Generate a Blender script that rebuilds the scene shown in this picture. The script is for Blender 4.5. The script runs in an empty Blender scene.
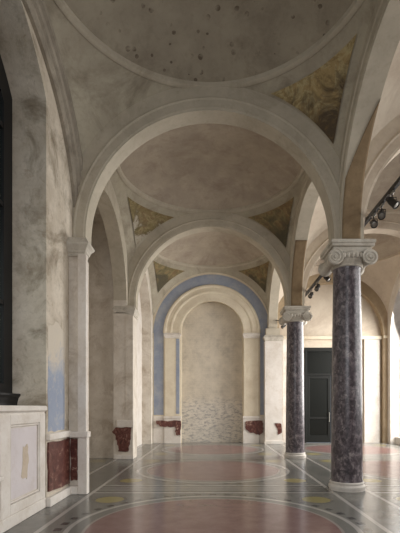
import bpy, bmesh, math, random
from mathutils import Vector, Matrix
random.seed(4)
SC = bpy.context.scene
COL = SC.collection
PI = math.pi

# ------------------------------------------------------------------ camera, world, lights, exposure
CAMZ = 1.6
cd = bpy.data.cameras.new('camera'); cam = bpy.data.objects.new('camera', cd); COL.objects.link(cam)
cam.location = (0, 0, CAMZ); cam.rotation_euler = (PI/2, 0, 0)
cd.sensor_width = 36; cd.lens = 36*415/533; cd.shift_x = -13/533; cd.shift_y = (407-266.5)/533
cd.clip_start = 0.05; cd.clip_end = 200
SC.camera = cam
SC.view_settings.view_transform = 'Standard'; SC.view_settings.look = 'None'
SC.view_settings.gamma = 1; SC.view_settings.use_curve_mapping = False
SC.view_settings.exposure = -0.38
w = bpy.data.worlds.new('world'); SC.world = w; w.use_nodes = True
w.node_tree.nodes['Background'].inputs[0].default_value = (0.75, 0.85, 1, 1)
w.node_tree.nodes['Background'].inputs[1].default_value = 0.35

def area(name, loc, direction, sx, sy, power, color):
    l = bpy.data.lights.new(name, 'AREA'); l.shape = 'RECTANGLE'; l.size = sx; l.size_y = sy
    l.spread = math.radians(150); l.energy = power; l.color = color
    o = bpy.data.objects.new(name, l); COL.objects.link(o); o.location = loc
    o.rotation_euler = Vector(direction).to_track_quat('-Z', 'Y').to_euler()
    return o
# daylight entering through the windows: left wall (near bay), right aisle wall (three bays); plus an unseen fill lamp added at the rear
area('daylight_left', (-3.6, 4.6, 4.2), (1, 0, -0.6), 2.6, 4.0, 35, (1, 0.98, 0.95))
area('daylight_right_near', (8.8, 5.55, 3.9), (-1, 0, -0.3), 4.0, 4.6, 320, (1, 0.98, 0.955))
area('daylight_right_mid', (8.8, 10.65, 3.9), (-1, 0, -0.3), 4.0, 4.6, 350, (1, 0.975, 0.94))
area('daylight_right_far', (8.7, 15.75, 3.5), (-1, 0, -0.45), 4.2, 4.8, 1250, (1, 0.98, 0.95))
area('rear_fill', (0.0, -2.5, 4.2), (0, 1, -0.6), 3.4, 4.0, 275, (0.96, 0.97, 1))

# ------------------------------------------------------------------ node helpers
def lin(r, g, b):
    f = lambda c: (c/255/12.92) if c/255 <= 0.04045 else ((c/255+0.055)/1.055)**2.4
    return (f(r), f(g), f(b), 1)

class NT:
    def __init__(s, name, rough=0.8, spec=0.3):
        s.m = bpy.data.materials.new(name); s.m.use_nodes = True
        s.t = s.m.node_tree; s.b = s.t.nodes['Principled BSDF']
        s.b.inputs['Roughness'].default_value = rough
        s.b.inputs['Specular IOR Level'].default_value = spec
        s.co = s.t.nodes.new('ShaderNodeTexCoord').outputs['Object']
    def n(s, kind): return s.t.nodes.new(kind)
    def put(s, sock, v):
        if hasattr(v, 'default_value') and hasattr(v, 'is_linked'): s.t.links.new(v, sock)
        else: sock.default_value = v
    def noise(s, scale, detail=5, rough=0.6, dist=0, vec=None):
        k = s.n('ShaderNodeTexNoise'); k.inputs['Scale'].default_value = scale; k.inputs['Detail'].default_value = detail
        k.inputs['Roughness'].default_value = rough; k.inputs['Distortion'].default_value = dist
        s.t.links.new(vec or s.co, k.inputs['Vector']); return k.outputs['Fac']
    def voro(s, scale, out='Distance', vec=None):
        k = s.n('ShaderNodeTexVoronoi'); k.inputs['Scale'].default_value = scale
        s.t.links.new(vec or s.co, k.inputs['Vector']); return k.outputs[out]
    def math(s, op, a, b=0.0, c=None, clamp=False):
        k = s.n('ShaderNodeMath'); k.operation = op; k.use_clamp = clamp
        s.put(k.inputs[0], a); s.put(k.inputs[1], b)
        if c is not None: s.put(k.inputs[2], c)
        return k.outputs[0]
    def ramp(s, fac, stops, interp='LINEAR'):
        k = s.n('ShaderNodeValToRGB'); e = k.color_ramp; e.interpolation = interp
        while len(e.elements) < len(stops): e.elements.new(0.5)
        for el, (p, c) in zip(e.elements, stops):
            el.position = p; el.color = c if len(c) == 4 else (*c, 1)
        s.t.links.new(fac, k.inputs[0]); return k.outputs[0]
    def step(s, fac, lo, hi):
        k = s.n('ShaderNodeMapRange'); k.clamp = True
        s.t.links.new(fac, k.inputs[0]); k.inputs[1].default_value = lo; k.inputs[2].default_value = hi
        return k.outputs[0]
    def mix(s, fac, a, b, mode='MIX'):
        k = s.n('ShaderNodeMix'); k.data_type = 'RGBA'; k.blend_type = mode
        s.put(k.inputs[0], fac); s.put(k.inputs[6], a); s.put(k.inputs[7], b); return k.outputs[2]
    def xyz(s, vec=None):
        k = s.n('ShaderNodeSeparateXYZ'); s.t.links.new(vec or s.co, k.inputs[0]); return k.outputs
    def bump(s, h, strength=0.2, dist=0.02):
        k = s.n('ShaderNodeBump'); k.inputs['Strength'].default_value = strength; k.inputs['Distance'].default_value = dist
        s.t.links.new(h, k.inputs['Height']); s.t.links.new(k.outputs[0], s.b.inputs['Normal'])
    def color(s, c): s.put(s.b.inputs['Base Color'], c); return s.m

def plaster(name, a, b, stain, scale=1.3, amt=0.55, specks=None, bump=0.25, grime=None):
    t = NT(name, 0.85, 0.2)
    c = t.mix(t.step(t.noise(scale, 8, 0.65), 0.35, 0.65), a, b)
    c = t.mix(t.math('MULTIPLY', t.step(t.noise(scale*0.55+0.2, 9, 0.72, 0.6), 0.5, 0.68), amt), c, stain)
    c = t.mix(t.math('MULTIPLY', t.step(t.noise(scale*7, 5, 0.7), 0.52, 0.75), 0.28), c, stain)
    if grime: c = t.mix(t.math('MULTIPLY', t.step(t.noise(scale*2.2, 6, 0.7, 1.0), 0.6, 0.72), 0.6), c, grime)
    if specks:
        v = t.voro(5.5); k = t.math('LESS_THAN', v, t.math('MULTIPLY', t.noise(4.1, 2), 0.42))
        c = t.mix(t.math('MULTIPLY', k, t.math('MULTIPLY', t.step(t.noise(3, 4), 0.45, 0.58), 0.75)), c, specks)
    t.bump(t.noise(scale*9, 8, 0.7), bump, 0.015)
    return t.color(c)

M = {}
M['vault'] = plaster('vault_plaster', lin(180,172,153), lin(161,152,135), lin(118,108,92), 1.4, 0.65, bump=0.4)
M['dome'] = plaster('dome_plaster', lin(168,159,141), lin(152,143,127), lin(118,108,94), 1.5, 0.6, specks=lin(88,74,62), bump=0.5)
M['dome_pink'] = plaster('dome_pink_plaster', lin(184,172,155), lin(166,154,139), lin(142,126,112), 1.6, 0.65, specks=None, bump=0.5)
M['arch'] = plaster('arch_plaster', lin(192,183,165), lin(176,167,150), lin(140,129,111), 1.4, 0.5)
M['oldarch'] = plaster('weathered_arch_plaster', lin(162,153,138), lin(134,125,112), lin(96,87,77), 1.8, 0.7, bump=0.5)
M['wall'] = plaster('wall_plaster', lin(210,200,184), lin(184,172,154), lin(116,103,84), 1.9, 0.85, grime=lin(150,128,106), bump=0.5)
M['pale'] = plaster('pale_wall_plaster', lin(220,212,200), lin(202,192,178), lin(152,132,110), 2.2, 0.6, bump=0.4)
M['brown'] = plaster('shaded_brown_aisle_plaster', lin(178,160,134), lin(160,142,116), lin(132,112,88), 1.6, 0.5)  # brown plaster, darkened to paint in the shade on the aisle end pier
M['white'] = plaster('white_plaster', lin(226,220,212), lin(212,204,194), lin(178,160,136), 2.2, 0.4)
M['cream'] = plaster('cream_plaster', lin(224,214,192), lin(212,200,178), lin(186,168,140), 1.6, 0.4)
M['lavender'] = plaster('lavender_panel_paint', lin(214,207,207), lin(206,198,197), lin(184,166,148), 1.4, 0.5)
M['tan'] = plaster('tan_bare_plaster', lin(190,174,154), lin(200,186,168), lin(168,150,130), 4, 0.4)
M['blue'] = plaster('blue_wall_paint', lin(158,164,176), lin(138,147,164), lin(180,178,174), 2.5, 0.6)
def blue_worn():
    t = NT('worn_blue_wall_paint', 0.85, 0.2); x, y, z = t.xyz()
    c = t.mix(t.noise(2.5, 6), lin(160,167,180), lin(140,149,167))
    h = t.math('ADD', z, t.math('MULTIPLY', t.noise(3.5, 7, 0.75, 0.6), 1.6))
    c = t.mix(t.step(h, 2.85, 3.35), c, lin(200,190,174))
    c = t.mix(t.math('MULTIPLY', t.step(t.noise(6, 6, 0.75), 0.52, 0.66), 0.55), c, lin(196,188,176))
    t.bump(t.noise(16, 8, 0.7), 0.35, 0.012); return t.color(c)
M['blueworn'] = blue_worn()
M['stone'] = plaster('capital_stone', lin(206,200,188), lin(186,178,164), lin(130,120,106), 5, 0.5)
M['base'] = plaster('base_stone', lin(214,208,200), lin(196,190,182), lin(160,150,140), 4, 0.4)
M['aisle'] = plaster('aisle_plaster', lin(208,196,178), lin(194,180,162), lin(166,148,130), 1.2, 0.5)

def red_marble():
    t = NT('red_marble', 0.35, 0.4)
    n = t.noise(5, 8, 0.7, 2.0)
    c = t.ramp(n, [(0.32, lin(54,30,27)), (0.48, lin(92,50,43)), (0.58, lin(112,72,61)), (0.66, lin(172,148,132))])
    t.bump(t.noise(30), 0.1, 0.01); return t.color(c)
M['red'] = red_marble()
def col_marble():
    t = NT('purple_grey_marble', 0.32, 0.45)
    mp = t.n('ShaderNodeMapping'); mp.inputs['Scale'].default_value = (1, 1, 0.7); t.t.links.new(t.co, mp.inputs[0])
    v = mp.outputs[0]
    n = t.noise(8.5, 10, 0.78, 0.5, vec=v)
    c = t.ramp(n, [(0.36, lin(48,43,46)), (0.46, lin(84,76,80)), (0.54, lin(106,97,101)), (0.62, lin(142,134,133)), (0.7, lin(176,168,163))])
    c = t.mix(t.math('MULTIPLY', t.step(t.noise(12, 6, 0.75, 0.4, vec=v), 0.5, 0.56), 0.75), c, lin(48,42,46))
    t.bump(t.noise(40), 0.05, 0.005); return t.color(c)
M['marble'] = col_marble()
def fresco(name, cols, dark, bare=None):
    t = NT(name, 0.8, 0.2)
    d = t.noise(2.2, 6, 0.65, 1.6)
    c = t.ramp(d, [(0.3, cols[0]), (0.42, cols[1]), (0.5, cols[2]), (0.58, cols[3]), (0.68, cols[1]), (0.78, cols[0])])
    x, y, z = t.xyz()
    h = t.math('ADD', t.math('MULTIPLY', z, -0.75), t.math('MULTIPLY', t.noise(2.0, 5, 0.65, 0.8), 1.5))
    c = t.mix(t.step(h, -4.78, -4.5), c, dark)
    if bare: c = t.mix(t.step(h, -4.6, -4.5), c, bare)
    c = t.mix(t.math('MULTIPLY', t.step(t.noise(9, 5, 0.7, 1.0), 0.5, 0.62), 0.6), c, cols[0])
    t.bump(t.noise(25), 0.15, 0.01); return t.color(c)
M['fresco_gold'] = fresco('gold_fresco_paint', [lin(118,98,66), lin(156,138,98), lin(180,166,126), lin(168,146,104)], lin(84,72,58))
M['fresco_remnant'] = fresco('gold_fresco_remnant_paint', [lin(104,92,62), lin(132,118,82), lin(152,138,104), lin(128,108,78)], lin(104,92,70), lin(176,167,150))
M['fresco_green'] = fresco('green_fresco_paint', [lin(98,90,66), lin(122,112,82), lin(146,130,94), lin(130,106,78)], lin(88,82,66))
M['brownpaint'] = plaster('brown_soffit_paint', lin(146,126,98), lin(124,104,80), lin(98,78,58), 1.8, 0.6)
def niche_mat():
    t = NT('niche_plaster', 0.85, 0.2)
    x, y, z = t.xyz()
    mp = t.n('ShaderNodeCombineXYZ'); t.t.links.new(x, mp.inputs[0]); t.t.links.new(z, mp.inputs[1])
    br = t.n('ShaderNodeTexBrick'); br.inputs['Scale'].default_value = 3.0
    br.inputs['Color1'].default_value = lin(190,182,168); br.inputs['Color2'].default_value = lin(172,164,152); br.inputs['Mortar'].default_value = lin(142,134,122)
    br.inputs['Mortar Size'].default_value = 0.012; t.t.links.new(mp.outputs[0], br.inputs['Vector'])
    c = t.mix(t.step(t.noise(1.8, 7, 0.7), 0.2, 0.6), br.outputs[0], lin(214,204,187))
    low = t.step(t.math('ADD', z, t.math('MULTIPLY', t.noise(2, 4), 0.8)), 2.5, 2.0)
    mp2 = t.n('ShaderNodeMapping'); mp2.inputs['Scale'].default_value = (1, 2.4, 1); t.t.links.new(mp.outputs[0], mp2.inputs[0]); sp = t.noise(4.5, 6, 0.75, 0.4, vec=mp2.outputs[0])
    c = t.mix(t.math('MULTIPLY', low, t.math('MULTIPLY', t.step(sp, 0.5, 0.57), 0.85)), c, lin(118,113,110))
    c = t.mix(t.math('MULTIPLY', low, 0.3), c, lin(222,219,214))
    t.bump(t.noise(12, 8), 0.4, 0.02); return t.color(c)
M['niche'] = niche_mat()
def plain(name, c, rough=0.5, spec=0.4, metal=0.0):
    t = NT(name, rough, spec); t.b.inputs['Metallic'].default_value = metal
    n = t.noise(20, 3); col = t.mix(t.math('MULTIPLY', n, 0.25), c, (c[0]*0.6, c[1]*0.6, c[2]*0.6, 1))
    return t.color(col)
M['black'] = plain('black_metal', lin(46,43,40), 0.45)
M['frame'] = plain('dark_window_frame', lin(28,27,27), 0.5, 0.25)
M['chrome'] = plain('grey_metal', lin(150,146,138), 0.35, 0.5, 0.6)
M['door'] = plain('dark_door_paint', lin(22,23,20), 0.55, 0.25)
M['doorglass'] = plain('dark_door_glass', lin(18,20,17), 0.35, 0.25)
def glass():
    t = NT('window_glass', 0.05); nt = t.t
    tr = nt.nodes.new('ShaderNodeBsdfTransparent'); tr.inputs[0].default_value = (0.9, 0.94, 0.9, 1)
    gl = nt.nodes.new('ShaderNodeBsdfGlossy'); gl.inputs['Roughness'].default_value = 0.03
    mx = nt.nodes.new('ShaderNodeMixShader'); mx.inputs[0].default_value = 0.08
    nt.links.new(tr.outputs[0], mx.inputs[1]); nt.links.new(gl.outputs[0], mx.inputs[2])
    nt.links.new(mx.outputs[0], nt.nodes['Material Output'].inputs[0]); return t.m
M['glass'] = glass()

def floor_mat():
    t = NT('terrazzo_floor', 0.2, 0.38)
    x, y, z = t.xyz()
    u = t.math('SUBTRACT', t.math('FLOORED_MODULO', t.math('ADD', x, 2.6), 5.2), 2.6)
    v = t.math('SUBTRACT', t.math('FLOORED_MODULO', t.math('ADD', y, 2.1), 5.1), 2.55)
    au = t.math('ABSOLUTE', u); av = t.math('ABSOLUTE', v)
    r = t.math('SQRT', t.math('ADD', t.math('MULTIPLY', u, u), t.math('MULTIPLY', v, v)))
    def band(q, c, wd): return t.math('LESS_THAN', t.math('ABSOLUTE', t.math('SUBTRACT', q, c)), wd)
    def land(*a):
        o = a[0]
        for q in a[1:]: o = t.math('MULTIPLY', o, q)
        return o
    n1 = t.noise(3.5, 6, 0.7); n2 = t.noise(60, 3, 0.7); n3 = t.noise(0.8, 5, 0.6)
    grey = t.mix(t.step(n1, 0.35, 0.65), lin(88,88,84), lin(110,108,103))
    grey = t.mix(t.math('MULTIPLY', t.step(n2, 0.45, 0.62), 0.35), grey, lin(128,125,119))
    red = t.mix(t.step(n1, 0.35, 0.65), lin(112,85,82), lin(130,103,99))
    red = t.mix(t.math('MULTIPLY', t.step(n2, 0.48, 0.62), 0.4), red, lin(100,76,76))
    c = t.mix(t.math('MULTIPLY', t.step(n3, 0.4, 0.65), 0.35), grey, lin(72,74,70))
    line = lin(158,154,148)
    insq = land(t.math('LESS_THAN', au, 2.25), t.math('LESS_THAN', av, 2.2))
    mos = t.mix(t.math('MULTIPLY', t.step(n2, 0.45, 0.6), 0.5), lin(104,103,98), lin(134,131,123))
    c = t.mix(insq, c, mos)
    ring = lambda rr, wd: band(r, rr, wd)
    # mosaic dots round the disc
    ang = t.math('ARCTAN2', v, u)
    fr = t.math('ABSOLUTE', t.math('SUBTRACT', t.math('FRACT', t.math('MULTIPLY', ang, 46/(2*PI))), 0.5))
    c = t.mix(land(ring(2.03, 0.05), t.math('LESS_THAN', fr, 0.22)), c, lin(66,65,63))
    c = t.mix(t.math('LESS_THAN', r, 1.88), c, mos)
    c = t.mix(ring(1.9, 0.035), c, line)
    c = t.mix(t.math('LESS_THAN', r, 1.68), c, red)
    c = t.mix(ring(1.68, 0.02), c, lin(140,132,126))
    eu = t.math('DIVIDE', t.math('SUBTRACT', au, 1.78), 0.26); ev = t.math('DIVIDE', t.math('SUBTRACT', av, 1.62), 0.26)
    el = t.math('ADD', t.math('MULTIPLY', eu, eu), t.math('MULTIPLY', ev, ev))
    c = t.mix(t.math('LESS_THAN', el, 1.25), c, lin(104,100,93))
    c = t.mix(t.math('LESS_THAN', el, 0.85), c, lin(142,132,88))
    c = t.mix(land(band(au, 2.25, 0.035), t.math('LESS_THAN', av, 2.55)), c, line)
    c = t.mix(land(band(av, 2.2, 0.035), t.math('LESS_THAN', au, 2.25)), c, line)
    c = t.mix(land(band(av, 2.45, 0.025), t.math('LESS_THAN', au, 2.25)), c, line)
    ro = t.math('ADD', 0.1, t.math('MULTIPLY', t.noise(2.5, 6, 0.7), 0.2))
    t.put(t.b.inputs['Roughness'], ro)
    t.bump(t.noise(1.2, 3), 0.05, 0.02)
    return t.color(c)
M['floor'] = floor_mat()

# ------------------------------------------------------------------ mesh helpers
def link(name, me, mat, parent=None):
    o = bpy.data.objects.new(name, me); COL.objects.link(o)
    if mat: me.materials.append(mat)
    if parent is not None: o.parent = parent
    return o
def obj(name, bm, mat, parent=None, smooth=False, bevel=0):
    bmesh.ops.recalc_face_normals(bm, faces=bm.faces[:])
    me = bpy.data.meshes.new(name); bm.to_mesh(me); bm.free()
    if smooth is True: me.shade_smooth()
    elif smooth:
        me.shade_smooth()
        me.set_sharp_from_angle(angle=math.radians(smooth))
    o = link(name, me, mat, parent)
    if bevel:
        b = o.modifiers.new('bevel', 'BEVEL'); b.width = bevel; b.segments = 2; b.limit_method = 'ANGLE'
    return o
def tag(o, label, cat=None, group=None, kind=None):
    o['label'] = label
    if cat: o['category'] = cat
    if group: o['group'] = group
    if kind: o['kind'] = kind
    return o
def empty(name, loc, label, cat, group=None, kind=None):
    o = bpy.data.objects.new(name, None); COL.objects.link(o); o.location = loc; o.empty_display_size = 0.1
    return tag(o, label, cat, group, kind)
def BM(): return bmesh.new()
def box(bm, x0, x1, y0, y1, z0, z1):
    vs = [bm.verts.new(p) for p in ((x0,y0,z0),(x1,y0,z0),(x1,y1,z0),(x0,y1,z0),(x0,y0,z1),(x1,y0,z1),(x1,y1,z1),(x0,y1,z1))]
    for f in ((0,3,2,1),(4,5,6,7),(0,1,5,4),(1,2,6,5),(2,3,7,6),(3,0,4,7)): bm.faces.new([vs[i] for i in f])
    return bm
def lathe(bm, prof, seg=40, c=(0,0,0)):
    rings = []
    for r, z in prof:
        rings.append([bm.verts.new((c[0]+r*math.cos(2*PI*k/seg), c[1]+r*math.sin(2*PI*k/seg), c[2]+z)) for k in range(seg)])
    for a, b in zip(rings, rings[1:]):
        for k in range(seg): bm.faces.new((a[k], a[(k+1)%seg], b[(k+1)%seg], b[k]))
    bm.faces.new(rings[0][::-1]); bm.faces.new(rings[-1]); return bm
def sweep(bm, pts, frames, prof, closed_prof=True, cap=True):
    """profile points (a, b) carried along pts, a along frame[0], b along frame[1]"""
    rows = []
    for p, (A, B) in zip(pts, frames):
        rows.append([bm.verts.new(Vector(p)+A*a+B*b) for a, b in prof])
    n = len(prof)
    for r0, r1 in zip(rows, rows[1:]):
        for k in range(n if closed_prof else n-1): bm.faces.new((r0[k], r0[(k+1)%n], r1[(k+1)%n], r1[k]))
    if cap and closed_prof: bm.faces.new(rows[0]); bm.faces.new(rows[-1][::-1])
    return bm
def arch_bm(axis, cx, cy, spring, prof, stilt=0.0, seg=72, th0=0.0, th1=PI):
    """prof = (axial, radius) closed polygon swept round a half circle; axis is the direction of the barrel"""
    A = Vector((1,0,0)) if axis == 'X' else Vector((0,1,0))
    U = Vector((0,1,0)) if axis == 'X' else Vector((1,0,0))
    pts, fr = [], []
    c = Vector((cx, cy, spring))
    def put(th, dz):
        pts.append(c+Vector((0,0,dz))); fr.append((A, U*math.cos(th)+Vector((0,0,1))*math.sin(th)))
    if stilt: put(th0, -stilt)
    for i in range(seg+1): put(th0+(th1-th0)*i/seg, 0)
    if stilt: put(th1, -stilt)
    return sweep(BM(), pts, fr, prof)
def tube(bm, pts, r, seg=8):
    pts = [Vector(p) for p in pts]; fr = []
    for i in range(len(pts)):
        d = (pts[min(i+1, len(pts)-1)]-pts[max(i-1, 0)]).normalized()
        a = d.orthogonal().normalized() if not fr else (fr[-1][0]-d*fr[-1][0].dot(d)).normalized()
        fr.append((a, d.cross(a)))
    return sweep(bm, pts, fr, [(r*math.cos(2*PI*k/seg), r*math.sin(2*PI*k/seg)) for k in range(seg)])
def arcwall(axis, pos, u0, u1, zt, uc, R, spring, depth, hole=True, seg=48, zbot=0.0, zc=None, hw=None):
    """wall face in the plane axis=pos with an arched opening running down to the floor and its reveal of given depth"""
    bm = BM()
    P = (lambda u, z, d: (pos+d, u, z)) if axis == 'X' else (lambda u, z, d: (u, pos+d, z))
    if zc is None: arc = [(uc+R*math.cos(PI*i/seg), spring+R*math.sin(PI*i/seg)) for i in range(seg+1)]
    else:
        a = math.asin(hw/R)
        arc = [(uc+R*math.sin(a-2*a*i/seg), zc+R*math.cos(a-2*a*i/seg)) for i in range(seg+1)]
    inner = [(arc[0][0], zbot)]+arc+[(arc[-1][0], zbot)]
    top = [(u, zt) for u, _ in arc]
    # face built as quads between the opening and the top, plus two side strips
    F = lambda q: bm.faces.new([bm.verts.new(P(u, z, 0)) for u, z in q])
    for i in range(seg): F([arc[i], arc[i+1], top[i+1], top[i]])
    F([(u0, zbot), (arc[-1][0], zbot), arc[-1], (arc[-1][0], zt), (u0, zt)])
    F([(arc[0][0], zbot), (u1, zbot), (u1, zt), (arc[0][0], zt), arc[0]])
    for a, b in zip(inner, inner[1:]):
        bm.faces.new([bm.verts.new(P(u, z, d)) for u, z, d in ((*a, 0), (*b, 0), (*b, depth), (*a, depth))])
    bmesh.ops.remove_doubles(bm, verts=bm.verts[:], dist=1e-4)
    return bm, arc
def prism(bm, axis, pts, a0, a1):
    """polygon (u, z) extruded from a0 to a1 along axis"""
    P = (lambda u, z, d: (d, u, z)) if axis == 'X' else (lambda u, z, d: (u, d, z))
    A = [bm.verts.new(P(u, z, a0)) for u, z in pts]; B = [bm.verts.new(P(u, z, a1)) for u, z in pts]
    bm.faces.new(A); bm.faces.new(B[::-1])
    for i in range(len(pts)): bm.faces.new((A[i], A[(i+1)%len(pts)], B[(i+1)%len(pts)], B[i]))
    return bm
def ragged(pts, amp=0.02, sub=5):
    out = []
    for (a, b), (c, d) in zip(pts, pts[1:]+pts[:1]):
        for k in range(sub):
            t = k/sub; j = 0 if k == 0 else amp
            out.append((a+(c-a)*t+random.uniform(-j, j), b+(d-b)*t+random.uniform(-j, j)))
    return out

# ------------------------------------------------------------------ dimensions
XC, D, Y0 = 2.6, 5.1, 0.45
XN, RN = -0.06, 2.36
S, RA = 4.88, 2.32
SPH, RING = 3.68, 2.38
ZR = S+math.sqrt(SPH**2-RING**2)
XA = 2*XC
BAYS = [Y0+D*i for i in range(4)]
YC = [3.0, 8.1, 13.2]
YB = 18.3
XL = -2.66
XR = 7.7

# ------------------------------------------------------------------ floor
bm = BM(); box(bm, -4.7, 8.4, -2.4, 19.2, -0.3, 0)
tag(obj('floor', bm, M['floor']), 'polished terrazzo floor with red discs, grey bands and pale lines', 'floor', kind='structure')

# ------------------------------------------------------------------ vaults
def sph_z(r): return S+math.sqrt(max(SPH*SPH-r*r, 0.0))
NAMES = {('n',0): 'vault bay over the viewer', ('n',1): 'nearest vault bay of the nave, largest dome at the top',
         ('n',2): 'second vault bay of the nave beyond the wide near arch', ('n',3): 'last vault bay of the nave before the niche wall',
         ('a',0): 'side aisle vault bay behind the nearest one', ('a',1): 'side aisle vault bay to the right of the near column',
         ('a',2): 'side aisle vault bay between the two marble columns', ('a',3): 'side aisle vault bay above the dark door'}
def vault(key, cx, cy, mats, frescos):
    bm = BM(); seg, nr = 160, 12
    rows = []
    for k in range(seg):
        th = 2*PI*k/seg; c, s = math.cos(th), math.sin(th)
        rm = min(XC/max(abs(c), 1e-6), (D/2)/max(abs(s), 1e-6)) - 1e-4
        rows.append([bm.verts.new((cx+r*c, cy+r*s, sph_z(r))) for r in [RING+(rm-RING)*j/nr for j in range(nr+1)]])
    for k in range(seg):
        a, b = rows[k], rows[(k+1)%seg]
        for j in range(nr): bm.faces.new((a[j], a[j+1], b[j+1], b[j]))
    o = obj('ceiling', bm, mats[0], smooth=True)
    tag(o, 'plaster '+NAMES[key], 'ceiling', kind='structure')
    # shallow dome
    bm = BM(); rise, rr = 0.62, RING-0.03
    Rs = (rr*rr+rise*rise)/(2*rise); seg, nr = 96, 16
    top = bm.verts.new((cx, cy, ZR+0.06+rise)); rows = []
    for k in range(seg):
        th = 2*PI*k/seg
        rows.append([bm.verts.new((cx+r*math.cos(th), cy+r*math.sin(th), ZR+0.06+rise-Rs+math.sqrt(Rs*Rs-r*r))) for r in [rr*j/nr for j in range(1, nr+1)]])
    for k in range(seg):
        a, b = rows[k], rows[(k+1)%seg]
        bm.faces.new((top, a[0], b[0]))
        for j in range(nr-1): bm.faces.new((a[j], a[j+1], b[j+1], b[j]))
    obj('dome', bm, mats[1], o, smooth=True)
    # ring moulding
    prof = [(-0.06,0.09),(-0.06,0.0),(-0.02,-0.03),(0.015,-0.035),(0.03,-0.015),(0.045,-0.01),(0.06,-0.045),(0.10,-0.05),(0.12,-0.035),(0.16,-0.06),(0.165,-0.10),(0.20,0.05)]
    pts, fr = [], []
    for k in range(129):
        th = 2*PI*k/128; B = Vector((math.cos(th), math.sin(th), 0))
        pts.append(Vector((cx, cy, ZR))+B*RING); fr.append((B, Vector((0,0,1))))
    obj('ring_moulding', sweep(BM(), pts, fr, prof, cap=False), M['arch'] if key[0] == 'n' else M['aisle'], o, smooth=35)
    for (sx, sy, mat, lab) in frescos:
        bm = BM(); off = 0.025; r0, xm, ym = 2.56, 2.35, 2.285
        n, m = 40, 10; rows = []
        t0 = math.acos(min(1, xm/r0)) if xm < r0 else 0; t1 = math.asin(ym/r0) if ym < r0 else PI/2
        for k in range(n+1):
            th = t0+(t1-t0)*k/n; rm = min(xm/math.cos(th), ym/math.sin(th))
            row = []
            for j in range(m+1):
                r = r0+(rm-r0)*j/m
                p = Vector((r*math.cos(th), r*math.sin(th), sph_z(r)-S)); p *= (SPH-off)/SPH
                row.append(bm.verts.new((cx+sx*p.x, cy+sy*p.y, S+p.z)))
            rows.append(row)
        for a, b in zip(rows, rows[1:]):
            for j in range(m): bm.faces.new((a[j], a[j+1], b[j+1], b[j]))
        bmesh.ops.remove_doubles(bm, verts=bm.verts[:], dist=1e-4)
        f = obj('pendentive_fresco', bm, mat, o, smooth=True); f['label'] = lab
NV = [M['vault'], M['dome']]
vault(('n',0), XN, BAYS[0], NV, [])
vault(('n',1), XN, BAYS[1], NV, [(1,1,M['fresco_gold'],'faded gold and brown corner fresco')])
vault(('n',2), XN, BAYS[2], [M['vault'], M['dome_pink']], [(-1,1,M['fresco_remnant'],'golden remnant of a corner fresco'), (1,1,M['fresco_green'],'dark green and gold corner fresco')])
vault(('n',3), XN, BAYS[3], [M['vault'], M['dome_pink']], [(-1,1,M['fresco_green'],'dark green corner fresco beside the blue arch'), (1,1,M['fresco_green'],'olive corner fresco beside the blue arch')])
AV = [M['aisle'], M['dome_pink']]
vault(('a',0), XA, BAYS[0], AV, [])
for i in (1, 2, 3): vault(('a',i), XA, BAYS[i], AV, [])

# ------------------------------------------------------------------ arches
def sym(h): return h+[(-a, r) for a, r in h[::-1]]
AP = sym([(0.185,RA),(0.19,RA+0.03),(0.20,RA+0.04),(0.20,RA+0.19),(0.21,RA+0.2),(0.218,RA+0.22),(0.21,RA+0.24),(0.195,RA+0.25),(0.195,RA+0.56)])
APN = [(a, r+RN-RA) for a, r in AP]
STI = S-4.72
names_n = ['wide nave arch above the viewer', 'wide plaster arch nearest the viewer across the nave', 'second plaster arch across the nave farther back']
for i, y in enumerate(YC):
    tag(obj('arch', arch_bm('Y', XN, y-0.03, S, APN, STI), M['arch'], smooth=30), names_n[i] if i else 'wide plaster arch across the nave behind the viewer', 'arch', 'arches across the nave', 'structure')
names_a = ['side aisle arch behind the viewer', 'side aisle arch springing right from the near column', 'side aisle arch springing right from the far column']
for i, y in enumerate(YC):
    tag(obj('arch', arch_bm('Y', XA, y, S, AP, STI), M['aisle'], smooth=30), names_a[i], 'arch', 'arches across the side aisle', 'structure')
names_l = ['', 'arcade arch rising from the near column toward the viewer', 'arcade arch spanning between the near and far marble columns', 'arcade arch from the far column to the niche wall']
for i in (1, 2, 3):
    a = tag(obj('arch', arch_bm('X', XC, BAYS[i], S, [(q, r-0.035 if r < RA+0.4 else RA+0.47) for q, r in AP], STI), M['arch'], smooth=30), names_l[i], 'arch', 'arcade arches over the columns', 'structure')
    if i == 3: continue
    bm = BM(); rows = []; n, m = 30, 8       # painted panel on the soffit above the column
    for k in range(n+1):
        row = []
        for q in range(m+1):
            ax = -0.165+0.345*q/m; top = math.radians((24+30*q/m) if i == 1 else 46)
            th = top*(k-1)/(n-1); r = RA-0.041
            row.append(bm.verts.new((XC+ax, BAYS[i]+r*math.cos(max(th, 0)), S+r*math.sin(th) if k else S-0.15)))
        rows.append(row)
    for r0, r1 in zip(rows, rows[1:]):
        for q in range(m): bm.faces.new((r0[q], r0[q+1], r1[q+1], r1[q]))
    so = obj('soffit_paint', bm, M['brownpaint'], a, smooth=True); so['label'] = 'brown painted panel on the underside'
    md = so.modifiers.new('thickness', 'SOLIDIFY'); md.thickness = 0.01

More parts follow.
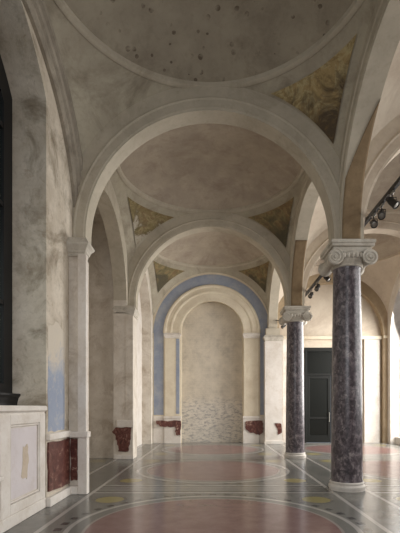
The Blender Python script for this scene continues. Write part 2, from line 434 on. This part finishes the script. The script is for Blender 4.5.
# ------------------------------------------------------------------ left wall
wl = empty('wall_left', (0,0,0), 'stained plaster left wall with arched recesses', 'wall', kind='structure')
WYC, WR, WHW, WZC = 4.7, 2.4, 1.92, 5.07
bm, _ = arcwall('X', XL, 3.0-0.9, 8.1, 8.0, WYC, WR, 0, -0.66, zc=WZC, hw=WHW); obj('window_bay_face', bm, M['wall'], wl, smooth=25)
LR = 2.12
for i in (2, 3):
    y = BAYS[i]; bm, _ = arcwall('X', XL, y-D/2, min(y+D/2, YB), 8.0, y, LR, S-0.04, -0.4); obj('recess_face', bm, M['arch'] if i == 2 else M['pale'], wl, smooth=25)
    bm = BM()
    if i == 3: box(bm, -3.3, -3.06, y-LR-0.2, y+LR+0.2, 0, 7.3)
    else:
        box(bm, -4.7, -4.5, y-LR-0.4, y+LR+0.5, 0, 7.4); box(bm, -4.5, -3.07, y+LR+0.25, y+LR+0.5, 0, 7.4)
        box(bm, -4.5, -3.07, y-LR-0.4, y-LR-0.2, 0, 7.4); box(bm, -4.7, -3.07, y-LR-0.4, y+LR+0.5, 7.4, 7.6)
    obj('recess_back', bm, M['pale'] if i == 2 else M['white'], wl)
bm = BM(); box(bm, -3.3, XL, -2.3, 2.1, 0, 8.0); obj('near_stretch', bm, M['wall'], wl)
bm = BM(); box(bm, -3.6, -3.32, 2.0, WYC-WHW, 0, 8.0); box(bm, -3.6, -3.32, WYC+WHW, 7.4, 0, 8.0); obj('outer_masonry', bm, M['wall'], wl)
# weathered arch mouldings on the left wall
HP = [(-0.02,-0.14),(0.06,-0.14),(0.10,-0.09),(0.10,-0.03),(0.14,-0.01),(0.16,0.04),(0.13,0.08),(0.19,0.11),(0.19,0.2),(-0.02,0.2)]
tag(obj('arch', arch_bm('X', XL, BAYS[1], S, [(a, 2.52+r) for a, r in HP], 0.0, th0=0, th1=PI*0.8), M['oldarch'], smooth=30), 'weathered moulded wall arch over the tall left window', 'arch', kind='structure')
# window in the near left recess
win = empty('window_1', (-3.2, WYC, 1.6), 'tall dark framed window in the arched left recess', 'window', kind='structure')
def at(o, root):   # keep world coordinates while parenting
    o.parent = root; o.matrix_parent_inverse = Matrix.Translation(root.location).inverted(); return o
a0 = math.asin(WHW/WR)
arc = [(WYC+WR*math.sin(a0-2*a0*i/40), WZC+WR*math.cos(a0-2*a0*i/40)) for i in range(41)]
outl = [(WYC+WHW, 1.7)]+arc+[(WYC-WHW, 1.7)]
def inset(pts, d):
    c = (WYC, 4.2); return [(WYC+(u-WYC)*(1-d/WHW), 4.2+(z-4.2)*(1-d/2.6)) for u, z in pts]
inn = inset(outl, 0.27)
bm = BM()
for x in (-3.27, -3.2):
    A = [bm.verts.new((x, u, z)) for u, z in outl]; B = [bm.verts.new((x, u, z)) for u, z in inn]
    for k in range(len(outl)): bm.faces.new((A[k], A[(k+1)%len(A)], B[(k+1)%len(A)], B[k]))
for pts in (outl, inn):
    for (a, b) in zip(pts, pts[1:]+pts[:1]):
        bm.faces.new([bm.verts.new(p) for p in ((-3.27,*a),(-3.27,*b),(-3.2,*b),(-3.2,*a))])
bmesh.ops.remove_doubles(bm, verts=bm.verts[:], dist=1e-4)
at(obj('window_frame', bm, M['frame']), win)
bm = BM()
box(bm, -3.26, -3.205, WYC-0.05, WYC+0.05, 1.9, 7.2)
for z in (3.2, 4.7, 5.9): box(bm, -3.258, -3.208, WYC-WHW+0.2, WYC+WHW-0.2, z-0.035, z+0.035)
at(obj('glazing_bars', bm, M['frame']), win)
bm = BM(); prism(bm, 'X', inset(outl, 0.2), -3.24, -3.23); at(obj('pane', bm, M['glass']), win)
bm = BM()
prism(bm, 'Y', [(-3.3,1.62),(-3.12,1.62),(-3.12,1.66),(-3.10,1.74),(-3.07,1.78),(-3.07,1.81),(-3.3,1.81)], WYC-WHW, WYC+WHW)
at(obj('window_sill', bm, M['frame']), win)

# panelled apron under that window
ap = empty('window_apron', (-2.85, WYC, 0), 'white panelled parapet with ledge below the dark left window', 'panelling')
y0, y1 = WYC-WHW, WYC+WHW
bm = BM(); box(bm, -3.3, XL-0.05, y0, y1, 0, 1.5); at(obj('body', bm, M['white']), ap)
bm = BM(); prism(bm, 'Y', [(-3.3,1.5),(XL-0.02,1.5),(XL-0.02,1.52),(XL+0.02,1.55),(XL+0.02,1.60),(XL,1.62),(-3.3,1.62)], y0, y1-0.01); at(obj('ledge', bm, M['white']), ap)
bm = BM(); box(bm, XL-0.06, XL+0.0, y0, y1, 0, 0.16); at(obj('plinth', bm, M['white'], bevel=0.012), ap)
segs = [(y1-0.02-1.12-1.2*k, y1-0.2-1.2*k) for k in range(3)]
bm = BM()
edges = [y0]+sorted(sum([[a, b] for a, b in segs], []))+[y1]
for a, b in zip(edges[0::2], edges[1::2]): box(bm, XL-0.05, XL-0.012, a, b, 0.16, 1.5)
for a, b in segs: box(bm, XL-0.05, XL-0.012, a, b, 0.16, 0.3); box(bm, XL-0.05, XL-0.012, a, b, 1.36, 1.5)
at(obj('stiles', bm, M['white'], bevel=0.008), ap)
for a, b in segs:
    bm = BM(); box(bm, XL-0.055, XL-0.042, a+0.05, b-0.05, 0.35, 1.31); at(obj('panel', bm, M['lavender'], bevel=0.01), ap)
    p = [(a+0.02,0.32),(b-0.02,0.32),(b-0.02,1.34),(a+0.02,1.34)]
    bm = BM()
    for q0, q1 in zip(p, p[1:]+p[:1]): tube(bm, [(XL-0.035, *q0), (XL-0.035, *q1)], 0.016)
    at(obj('panel_moulding', bm, M['white'], smooth=40), ap)
bm = BM(); prism(bm, 'X', ragged([(5.84,0.62),(6.02,0.55),(6.08,0.8),(6.04,1.06),(5.9,1.04)], 0.025, 4), XL-0.05, XL-0.038); b = at(obj('bare_patch', bm, M['tan']), ap); b['label'] = 'tan bare patch in the panel paint'
bm = BM(); box(bm, XL+0.002, XL+0.09, 3.4, 5.0, 0.0, 0.70); box(bm, XL+0.002, XL+0.12, 3.38, 5.06, 0.70, 0.76)
tag(obj('low_bench', bm, M['white'], bevel=0.015), 'low white bench block against the parapet at the left edge', 'bench')

# ------------------------------------------------------------------ left pier and pilasters
CAPP = [(0,0),(0.0,0.05),(0.03,0.07),(0.03,0.10),(0.07,0.16),(0.11,0.20),(0.12,0.23),(0.06,0.31),(0.04,0.34),(0,0.36)]
def impost(bm, x0, x1, y0, y1, z0, h=0.36, out=1.0):
    """stack of mitred slabs following a moulded profile round the block x0..x1, y0..y1"""
    rows = []
    for d, z in [(d*out, z0+z*h/0.36) for d, z in CAPP]:
        rows.append([bm.verts.new(p) for p in ((x0-d,y0-d,z),(x1+d,y0-d,z),(x1+d,y1+d,z),(x0-d,y1+d,z))])
    for a, b in zip(rows, rows[1:]):
        for k in range(4): bm.faces.new((a[k], a[(k+1)%4], b[(k+1)%4], b[k]))
    bm.faces.new(rows[0][::-1]); bm.faces.new(rows[-1]); return bm
pl = empty('pilaster', (-2.5, 8.1, 0), 'nearest left pilaster with blue paint and red marble dado', 'pilaster', 'pilasters along the left wall')
bm = BM(); box(bm, XL-0.02, -2.42, 7.66, 8.08, 0, 4.40); at(obj('shaft', bm, M['pale']), pl)
bm = BM(); box(bm, -2.48, -2.325, 7.60, 7.72, 1.14, 4.40); at(obj('corner_strip', bm, M['white'], bevel=0.01), pl)
bm = BM(); impost(bm, XL, -2.36, 7.63, 7.86, 4.38, 0.34, 0.8); at(obj('capital', bm, M['stone']), pl)
bm = BM(); box(bm, -2.475, -2.305, 7.58, 7.74, 0.0, 1.04); box(bm, XL-0.02, -2.285, 7.555, 7.76, 1.04, 1.15); box(bm, XL-0.03, XL+0.06, 6.625, 7.66, 1.06, 1.17)
box(bm, XL-0.02, -2.475, 7.57, 7.7, 0, 0.15); box(bm, XL-0.02, XL+0.07, 6.625, 7.6, 0, 0.15)
at(obj('dado_frame', bm, M['white'], bevel=0.012), pl)
bm = BM(); prism(bm, 'X', ragged([(6.66,0.24),(7.62,0.2),(7.62,1.02),(6.66,1.03)], 0.018), XL-0.02, XL+0.03); at(obj('dado_panel', bm, M['red']), pl)
bm = BM(); prism(bm, 'Y', ragged([(XL+0.04,0.24),(-2.49,0.26),(-2.50,0.52),(-2.485,1.0),(XL+0.04,1.02)], 0.012), 7.64, 7.7); at(obj('dado_panel', bm, M['red']), pl)
bm = BM(); prism(bm, 'X', ragged([(6.68,1.2),(7.42,1.2),(7.44,2.9),(7.05,3.05),(6.68,2.9)], 0.02), XL-0.02, XL+0.004); b = at(obj('painted_panel', bm, M['blueworn']), pl); b['label'] = 'pale blue painted strip'

p2 = empty('pilaster', (-2.6, 13.2, 0), 'second left pilaster with a broken red marble base patch', 'pilaster', 'pilasters along the left wall')
bm = BM(); box(bm, XL-0.02, -2.46, 12.74, 13.4, 0, 4.42); at(obj('shaft', bm, M['pale']), p2)
bm = BM(); box(bm, -3.06, XL, 12.755, 12.8, 0, S); at(obj('jamb', bm, M['pale']), p2)
bm = BM(); impost(bm, -3.02, -2.44, 12.77, 13.42, 4.42, 0.30, 0.5); at(obj('capital', bm, M['stone']), p2)
bm = BM(); box(bm, -3.04, -2.44, 12.70, 12.76, 0, 0.13); at(obj('plinth', bm, M['white'], bevel=0.01), p2)
bm = BM(); box(bm, -2.95, -2.44, 12.71, 12.76, 0.98, 1.2); at(obj('dado_frame', bm, M['white'], bevel=0.01), p2)
bm = BM(); prism(bm, 'Y', ragged([(-2.98,0.98),(-3.1,0.84),(-2.98,0.7),(-2.94,0.5),(-2.9,0.36),(-2.9,0.24),(-2.6,0.24),(-2.58,0.4),(-2.52,0.62),(-2.5,0.97)], 0.02, 3), 12.71, 12.76); at(obj('dado_panel', bm, M['red']), p2)

# ------------------------------------------------------------------ back wall with niche
XB = -0.07
wb = empty('wall_back', (0,0,0), 'far wall with tall round niche inside a blue painted arch', 'wall', kind='structure')
NR = 1.37
bm, _ = arcwall('Y', YB, -3.3, XC, 8.0, XB+0.03, NR, 4.98, 0.5); obj('niche_wall_face', bm, M['cream'], wb, smooth=25)
bm = BM(); box(bm, -1.7, 1.7, YB+0.48, YB+0.7, 0, 6.7); obj('niche_back', bm, M['niche'], wb)
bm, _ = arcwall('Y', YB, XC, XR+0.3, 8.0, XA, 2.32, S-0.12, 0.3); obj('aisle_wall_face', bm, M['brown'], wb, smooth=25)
bm, _ = arcwall('Y', YB+0.28, 2.7, 7.8, 7.5, XA+0.08, 1.24, 9, 0.3)
bm.free()
bm = BM(); box(bm, 2.6, 4.08, YB+0.28, YB+0.5, 0, 7.5); box(bm, 6.5, 8.0, YB+0.28, YB+0.5, 0, 7.5); box(bm, 4.08, 6.5, YB+0.28, YB+0.5, 4.26, 7.5); obj('aisle_lunette', bm, M['aisle'], wb)
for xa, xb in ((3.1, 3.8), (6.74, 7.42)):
    bm = BM(); box(bm, xa, xb, YB+0.17, YB+0.3, 0, 4.62); obj('lit_pilaster_strip', bm, M['white'], wb, bevel=0.01)  # strips added in white; the right one paints in the window light
# niche surround: archivolt, flanking pilasters, blue paint
ns = empty('niche_surround', (XB, YB, 0), 'cream moulded surround framing the tall niche on the far wall', 'surround', kind='structure')
nc = XB+0.02
P = [(-0.05,1.40),(-0.06,1.46),(-0.05,1.50),(-0.05,1.74),(-0.07,1.76),(-0.08,1.82),(-0.06,1.86),(-0.06,2.0),(-0.09,2.03),(-0.09,2.10),(-0.02,2.14),(0.02,2.14),(0.02,1.40)]
at(obj('archivolt', arch_bm('Y', nc, YB, 4.86, P), M['cream'], smooth=30), ns)
for s in (-1, 1):
    xa, xb = sorted((nc+s*1.40, nc+s*2.06))
    bm = BM(); box(bm, xa, xb, YB-0.08, YB+0.02, 1.2, 4.62); at(obj('flank', bm, M['cream'], bevel=0.01), ns)
    bm = BM(); impost(bm, xa, xb, YB-0.09, YB+0.05, 4.62, 0.24, 0.45); at(obj('flank_capital', bm, M['white']), ns)
    bm = BM(); box(bm, xa-0.03, xb+0.03, YB-0.10, YB+0.02, 0, 1.15); box(bm, xa-0.05, xb+0.05, YB-0.13, YB+0.02, 1.1, 1.2); at(obj('dado', bm, M['white'], bevel=0.01), ns)
    xa, xb = sorted((nc+s*2.1, nc+s*2.58)); bm = BM(); box(bm, xa, xb, YB-0.05, YB+0.02, 0, 1.2); at(obj('outer_dado', bm, M['white'], bevel=0.01), ns)
bt = empty('blue_arch_paint', (XB, YB, 0), 'pale blue painted band arching around the niche surround', 'painted band', kind='structure')
at(obj('arch_band', arch_bm('Y', nc, YB, 4.86, [(-0.012,2.15),(-0.012,2.58),(0.02,2.58),(0.02,2.15)]), M['blue'], smooth=30), bt)
for s in (-1, 1):
    xa, xb = sorted((nc+s*2.13, nc+s*2.56))
    bm = BM(); box(bm, xa, xb, YB-0.012, YB+0.02, 1.25, 4.86); at(obj('upright_band', bm, M['blue']), bt)
bm = BM(); box(bm, nc-1.57, nc-1.42, YB-0.09, YB-0.05, 1.3, 4.6); at(obj('thin_stripe', bm, M['blue']), bt)
for pts, lab in (([(-2.5,1.0),(-1.42,1.0),(-1.42,0.35),(-1.62,0.38),(-1.66,0.74),(-2.1,0.72),(-2.5,0.84)], 'hooked red marble remnant on the white dado left of the niche'),
                 ([(1.44,0.98),(2.17,1.0),(2.19,0.7),(2.18,0.48),(2.05,0.36),(1.86,0.42),(1.6,0.5),(1.44,0.62)], 'ragged red marble remnant on the white dado right of the niche')):
    bm = BM(); prism(bm, 'Y', ragged(pts, 0.03, 4), YB-0.135, YB+0.0); tag(obj('marble_remnant', bm, M['red']), lab, 'marble panel', 'red marble remnants on the far wall')
# responds: pilaster where the arcade meets the back wall, and at the aisle corner
rs = empty('pilaster', (2.62, 18.1, 0), 'pale lit pilaster on the far wall behind the far column', 'pilaster')
bm = BM(); box(bm, 2.24, 3.0, 17.93, YB+0.02, 0, 4.45); at(obj('shaft', bm, M['white'], bevel=0.01), rs)
bm = BM(); impost(bm, 2.26, 2.98, 17.95, YB, 4.42, 0.3, 0.7); at(obj('capital', bm, M['stone']), rs)
bm = BM(); box(bm, 2.3, 2.9, 17.95, YB+0.02, 4.72, 5.0); at(obj('impost_block', bm, M['arch']), rs)
bm = BM(); box(bm, 2.22, 3.03, 17.89, YB, 0, 0.14); at(obj('plinth', bm, M['white'], bevel=0.01), rs)
bm = BM(); prism(bm, 'Y', ragged([(2.66,0.9),(2.95,0.88),(2.98,0.5),(2.8,0.4),(2.78,0.66)], 0.02, 3), 17.915, 17.95); at(obj('dado_panel', bm, M['red']), rs)
bm = BM(); box(bm, 7.52, 7.7, YB-0.04, YB+0.02, 4.64, 4.75); box(bm, 3.0, 7.54, YB+0.13, YB+0.29, 4.62, 4.75)
tag(obj('trim_1', bm, M['cream']), 'thin cream string course along the aisle end wall', 'trim', kind='structure')

# dark door at the aisle end
dr = empty('door_1', (5.29, YB+0.3, 0), 'tall dark double door in the end wall between the columns', 'door', kind='structure')
bm = BM(); box(bm, 4.08, 4.2, YB+0.26, YB+0.4, 0, 4.26); box(bm, 6.38, 6.5, YB+0.26, YB+0.4, 0, 4.26); box(bm, 4.2, 6.38, YB+0.26, YB+0.4, 4.08, 4.26); box(bm, 4.2, 6.38, YB+0.27, YB+0.4, 3.0, 3.1)
at(obj('door_frame', bm, M['door'], bevel=0.01), dr)
for xa, xb, hx in ((4.2, 5.28, 5.2), (5.3, 6.38, 5.38)):
    bm = BM(); box(bm, xa, xa+0.13, YB+0.3, YB+0.36, 0.02, 3.0); box(bm, xb-0.13, xb, YB+0.3, YB+0.36, 0.02, 3.0); box(bm, xa+0.13, xb-0.13, YB+0.3, YB+0.36, 0.02, 0.32); box(bm, xa+0.13, xb-0.13, YB+0.3, YB+0.36, 2.87, 3.0); box(bm, xa+0.13, xb-0.13, YB+0.3, YB+0.36, 1.05, 1.15)
    lf = at(obj('door_leaf', bm, M['door'], bevel=0.008), dr)
    bm = BM(); box(bm, xa+0.12, xb-0.12, YB+0.325, YB+0.335, 0.3, 2.9); obj('pane', bm, M['doorglass'], lf)
    bm = BM(); tube(bm, [(hx,YB+0.3,0.95),(hx,YB+0.24,0.95),(hx,YB+0.24,1.35),(hx,YB+0.3,1.35)], 0.014); obj('handle', bm, M['chrome'], lf)
bm = BM(); box(bm, 4.19, 6.39, YB+0.33, YB+0.34, 3.09, 4.09); at(obj('transom_pane', bm, M['doorglass']), dr)

# ------------------------------------------------------------------ right and rear walls
wr = empty('wall_right', (0,0,0), 'right aisle wall with tall arched windows', 'wall', kind='structure')
WRR = 2.25
for i in range(4):
    y = BAYS[i]
    bm, arc = arcwall('X', XR, y-D/2, min(y+D/2, YB+0.3), 8.0, y, WRR, S-0.14, 0.6); obj('window_bay_face', bm, M['white'], wr, smooth=25)
    if i == 0: bm = BM(); box(bm, XR+0.5, XR+0.6, y-2.4, y+2.4, 0, 7.3); obj('blind_back', bm, M['aisle'], wr); continue
    zb = 0.9 if i < 3 else 0.3
    bm = BM(); box(bm, XR+0.2, XR+0.6, y-WRR, y+WRR, 0, zb); obj('parapet', bm, M['white'], wr)
    wn = empty('window_%d' % (i+1), (XR+0.5, y, zb), ['', 'tall arched window beside the near bay of the right aisle', 'tall arched window beside the middle bay of the right aisle', 'tall arched window in the far bay of the right aisle'][i], 'window', kind='structure')
    pr = [(-0.04,WRR-0.12),(0.04,WRR-0.12),(0.04,WRR+0.01),(-0.04,WRR+0.01)]
    at(obj('window_frame', arch_bm('X', XR+0.52, y, S-0.14, pr, stilt=S-0.14-zb), M['frame']), wn)
    bm = BM()
    for q in (-0.75, 0.75): box(bm, XR+0.49, XR+0.55, y+q-0.03, y+q+0.03, zb, 6.7)
    for z in (zb+0.04, 2.4, 3.6, 4.74): box(bm, XR+0.495, XR+0.545, y-WRR+0.05, y+WRR-0.05, z-0.03, z+0.03)
    at(obj('glazing_bars', bm, M['frame']), wn)
bm = BM(); box(bm, -3.3, -1.9, -2.3, -2.05, 0, 8); box(bm, 1.9, 8.1, -2.3, -2.05, 0, 8); box(bm, -1.9, 1.9, -2.3, -2.05, 5.8, 8); box(bm, -1.9, 1.9, -2.3, -2.05, 0, 1.0)  # opening is invented, added to let the rear fill lamp in
tag(obj('wall_rear', bm, M['wall']), 'plaster wall behind the viewer with a large opening', 'wall', kind='structure')
# ------------------------------------------------------------------ columns
def make_column(loc, label):
    t = empty('column', loc, label, 'column', 'marble columns of the arcade')
    bm = lathe(BM(), [(0.335,0),(0.335,0.02),(0.348,0.04),(0.348,0.08),(0.33,0.10),(0.315,0.105),(0.312,0.12),(0.322,0.13),(0.324,0.15),(0.312,0.165),(0.297,0.17)], 56)
    obj('base', bm, M['base'], t, smooth=40)
    prof = [(0.302,0.17),(0.294,0.21)]
    for k in range(17):
        f = k/16; prof.append((0.294-0.038*f**1.6, 0.23+4.0*f))
    prof += [(0.258,4.25),(0.262,4.27)]
    obj('shaft', lathe(BM(), prof, 56), M['marble'], t, smooth=40)
    bm = lathe(BM(), [(0.262,4.27),(0.285,4.275),(0.295,4.29),(0.29,4.305),(0.30,4.32),(0.315,4.35),(0.34,4.4),(0.365,4.46),(0.37,4.5),(0.33,4.53)], 48)
    cp = obj('capital', bm, M['stone'], t, smooth=40)
    bm = BM(); box(bm, -0.36, 0.36, -0.34, 0.34, 4.5, 4.60); box(bm, -0.40, 0.40, -0.40, 0.40, 4.60, 4.655); box(bm, -0.415, 0.415, -0.415, 0.415, 4.655, 4.72)
    obj('abacus', bm, M['stone'], cp, bevel=0.012)
    for sx in (-1, 1):
        bm = BM(); cx, cz = sx*0.325, 4.40
        rows = []
        for y, r in ((-0.37,0.02),(-0.37,0.143),(-0.345,0.145),(-0.3,0.118),(-0.1,0.085),(0,0.08),(0.1,0.085),(0.3,0.118),(0.345,0.145),(0.37,0.143),(0.37,0.02)):
            rows.append([bm.verts.new((cx+r*math.cos(2*PI*k/28), y, cz+r*math.sin(2*PI*k/28))) for k in range(28)])
        for a, b in zip(rows, rows[1:]):
            for k in range(28): bm.faces.new((a[k], a[(k+1)%28], b[(k+1)%28], b[k]))
        bm.faces.new(rows[0]); bm.faces.new(rows[-1][::-1])
        for y in (-0.375, 0.375):
            pts = []
            for k in range(46):
                f = k/45; a = PI/2-sx*f*2.4*2*PI*-1; r = 0.138*(1-f)+0.016
                pts.append((cx+r*math.cos(a), y, cz+r*math.sin(a)))
            tube(bm, pts, 0.014, 6)
            tube(bm, [(cx, y-0.02, cz), (cx, y+0.02, cz)], 0.028, 10)
        obj('volute', bm, M['stone'], cp, smooth=45)
    bm = BM()
    for y in (-0.36, 0.36):
        for k in range(5):
            x = -0.16+0.08*k
            bmesh.ops.create_uvsphere(bm, u_segments=10, v_segments=6, radius=0.034, matrix=Matrix.Translation((x, y*0.97, 4.44)) @ Matrix.Diagonal((1,0.8,1.5,1)))
    obj('egg_ornament', bm, M['stone'], cp, smooth=True)
    return t
c0 = make_column((XC+0.01, 8.1, 0), 'near dark purple marble column with scrolled pale capital')
def dup(root, loc, label):
    r = root.copy(); COL.objects.link(r); r.location = loc; r['label'] = label
    for ch in list(root.children):
        c = ch.copy(); COL.objects.link(c); c.parent = r
        for g in list(ch.children):
            d = g.copy(); COL.objects.link(d); d.parent = c
    return r
dup(c0, (XC+0.01, 13.2, 0), 'farther dark marble column standing before the far wall')

# ------------------------------------------------------------------ lighting track and spotlights
TX, TZ = 3.0, 5.245
tr = empty('lighting_track', (TX, 9, TZ), 'long dark lighting track running behind the columns at capital height', 'track')
bm = BM(); box(bm, TX-0.03, TX+0.03, 0.3, 18.0, TZ-0.045, TZ+0.03); at(obj('rail', bm, M['black']), tr)
for y in YC+[17.95]:
    bm = BM(); tube(bm, [(TX, y, TZ+0.02), (TX-0.1, y, TZ+0.09), (2.7, y, TZ+0.1)], 0.018); at(obj('bracket', bm, M['black'], smooth=40), tr)
def make_spot(y, aim, label):
    t = empty('spotlight', (TX, y, TZ-0.045), label, 'spotlight', 'spotlights on the track')
    bm = BM(); box(bm, -0.025, 0.025, -0.09, 0.09, -0.05, 0.0); obj('adapter', bm, M['chrome'], t, bevel=0.006)
    bm = BM(); tube(bm, [(0,0,-0.05),(0,0,-0.10)], 0.014); tube(bm, [(-0.085,0,-0.22),(-0.085,0,-0.11),(0.085,0,-0.11),(0.085,0,-0.22)], 0.011); obj('yoke', bm, M['black'], t, smooth=40)
    R = Vector(aim).normalized().to_track_quat('Z', 'Y').to_matrix().to_4x4(); Tm = Matrix.Translation((0,0,-0.21)) @ R
    bm = lathe(BM(), [(0.03,-0.15),(0.05,-0.145),(0.055,-0.08),(0.07,-0.06),(0.075,0.10),(0.082,0.11),(0.082,0.14),(0.074,0.145),(0.07,0.12),(0.02,0.115)], 24)
    bmesh.ops.transform(bm, matrix=Tm, verts=bm.verts[:]); b = obj('lamp_body', bm, M['black'], t, smooth=40)
    bm = lathe(BM(), [(0.067,0.121),(0.05,0.13),(0.01,0.134)], 24); bmesh.ops.transform(bm, matrix=Tm, verts=bm.verts[:]); obj('lens', bm, M['chrome'], b, smooth=40)
    t.scale = (0.8, 0.8, 0.8)
    return t
spots = [(6.95,(0.5,-0.5,-0.8),'nearest spotlight on the track, at the right edge of view'), (7.38,(-0.3,-0.7,-0.7),'spotlight in the near cluster, second from the right edge'), (7.75,(-0.2,-0.8,-0.6),'spotlight closest to the near column capital'),
         (11.0,(0.5,-0.4,-0.7),'spotlight just left of the near column capital'), (11.9,(-0.4,-0.5,-0.7),'second spotlight in the row between the two columns'), (12.7,(-0.4,-0.6,-0.6),'third spotlight in the row between the two columns'), (14.6,(-0.6,-0.3,-0.7),'spotlight right above the far column capital'),
         (17.0,(-0.6,-0.2,-0.6),'spotlight left of the far column capital'), (17.6,(-0.7,-0.3,-0.5),'farthest spotlight at the track end by the far wall')]
for y, aim, lab in spots: make_spot(y, aim, lab)
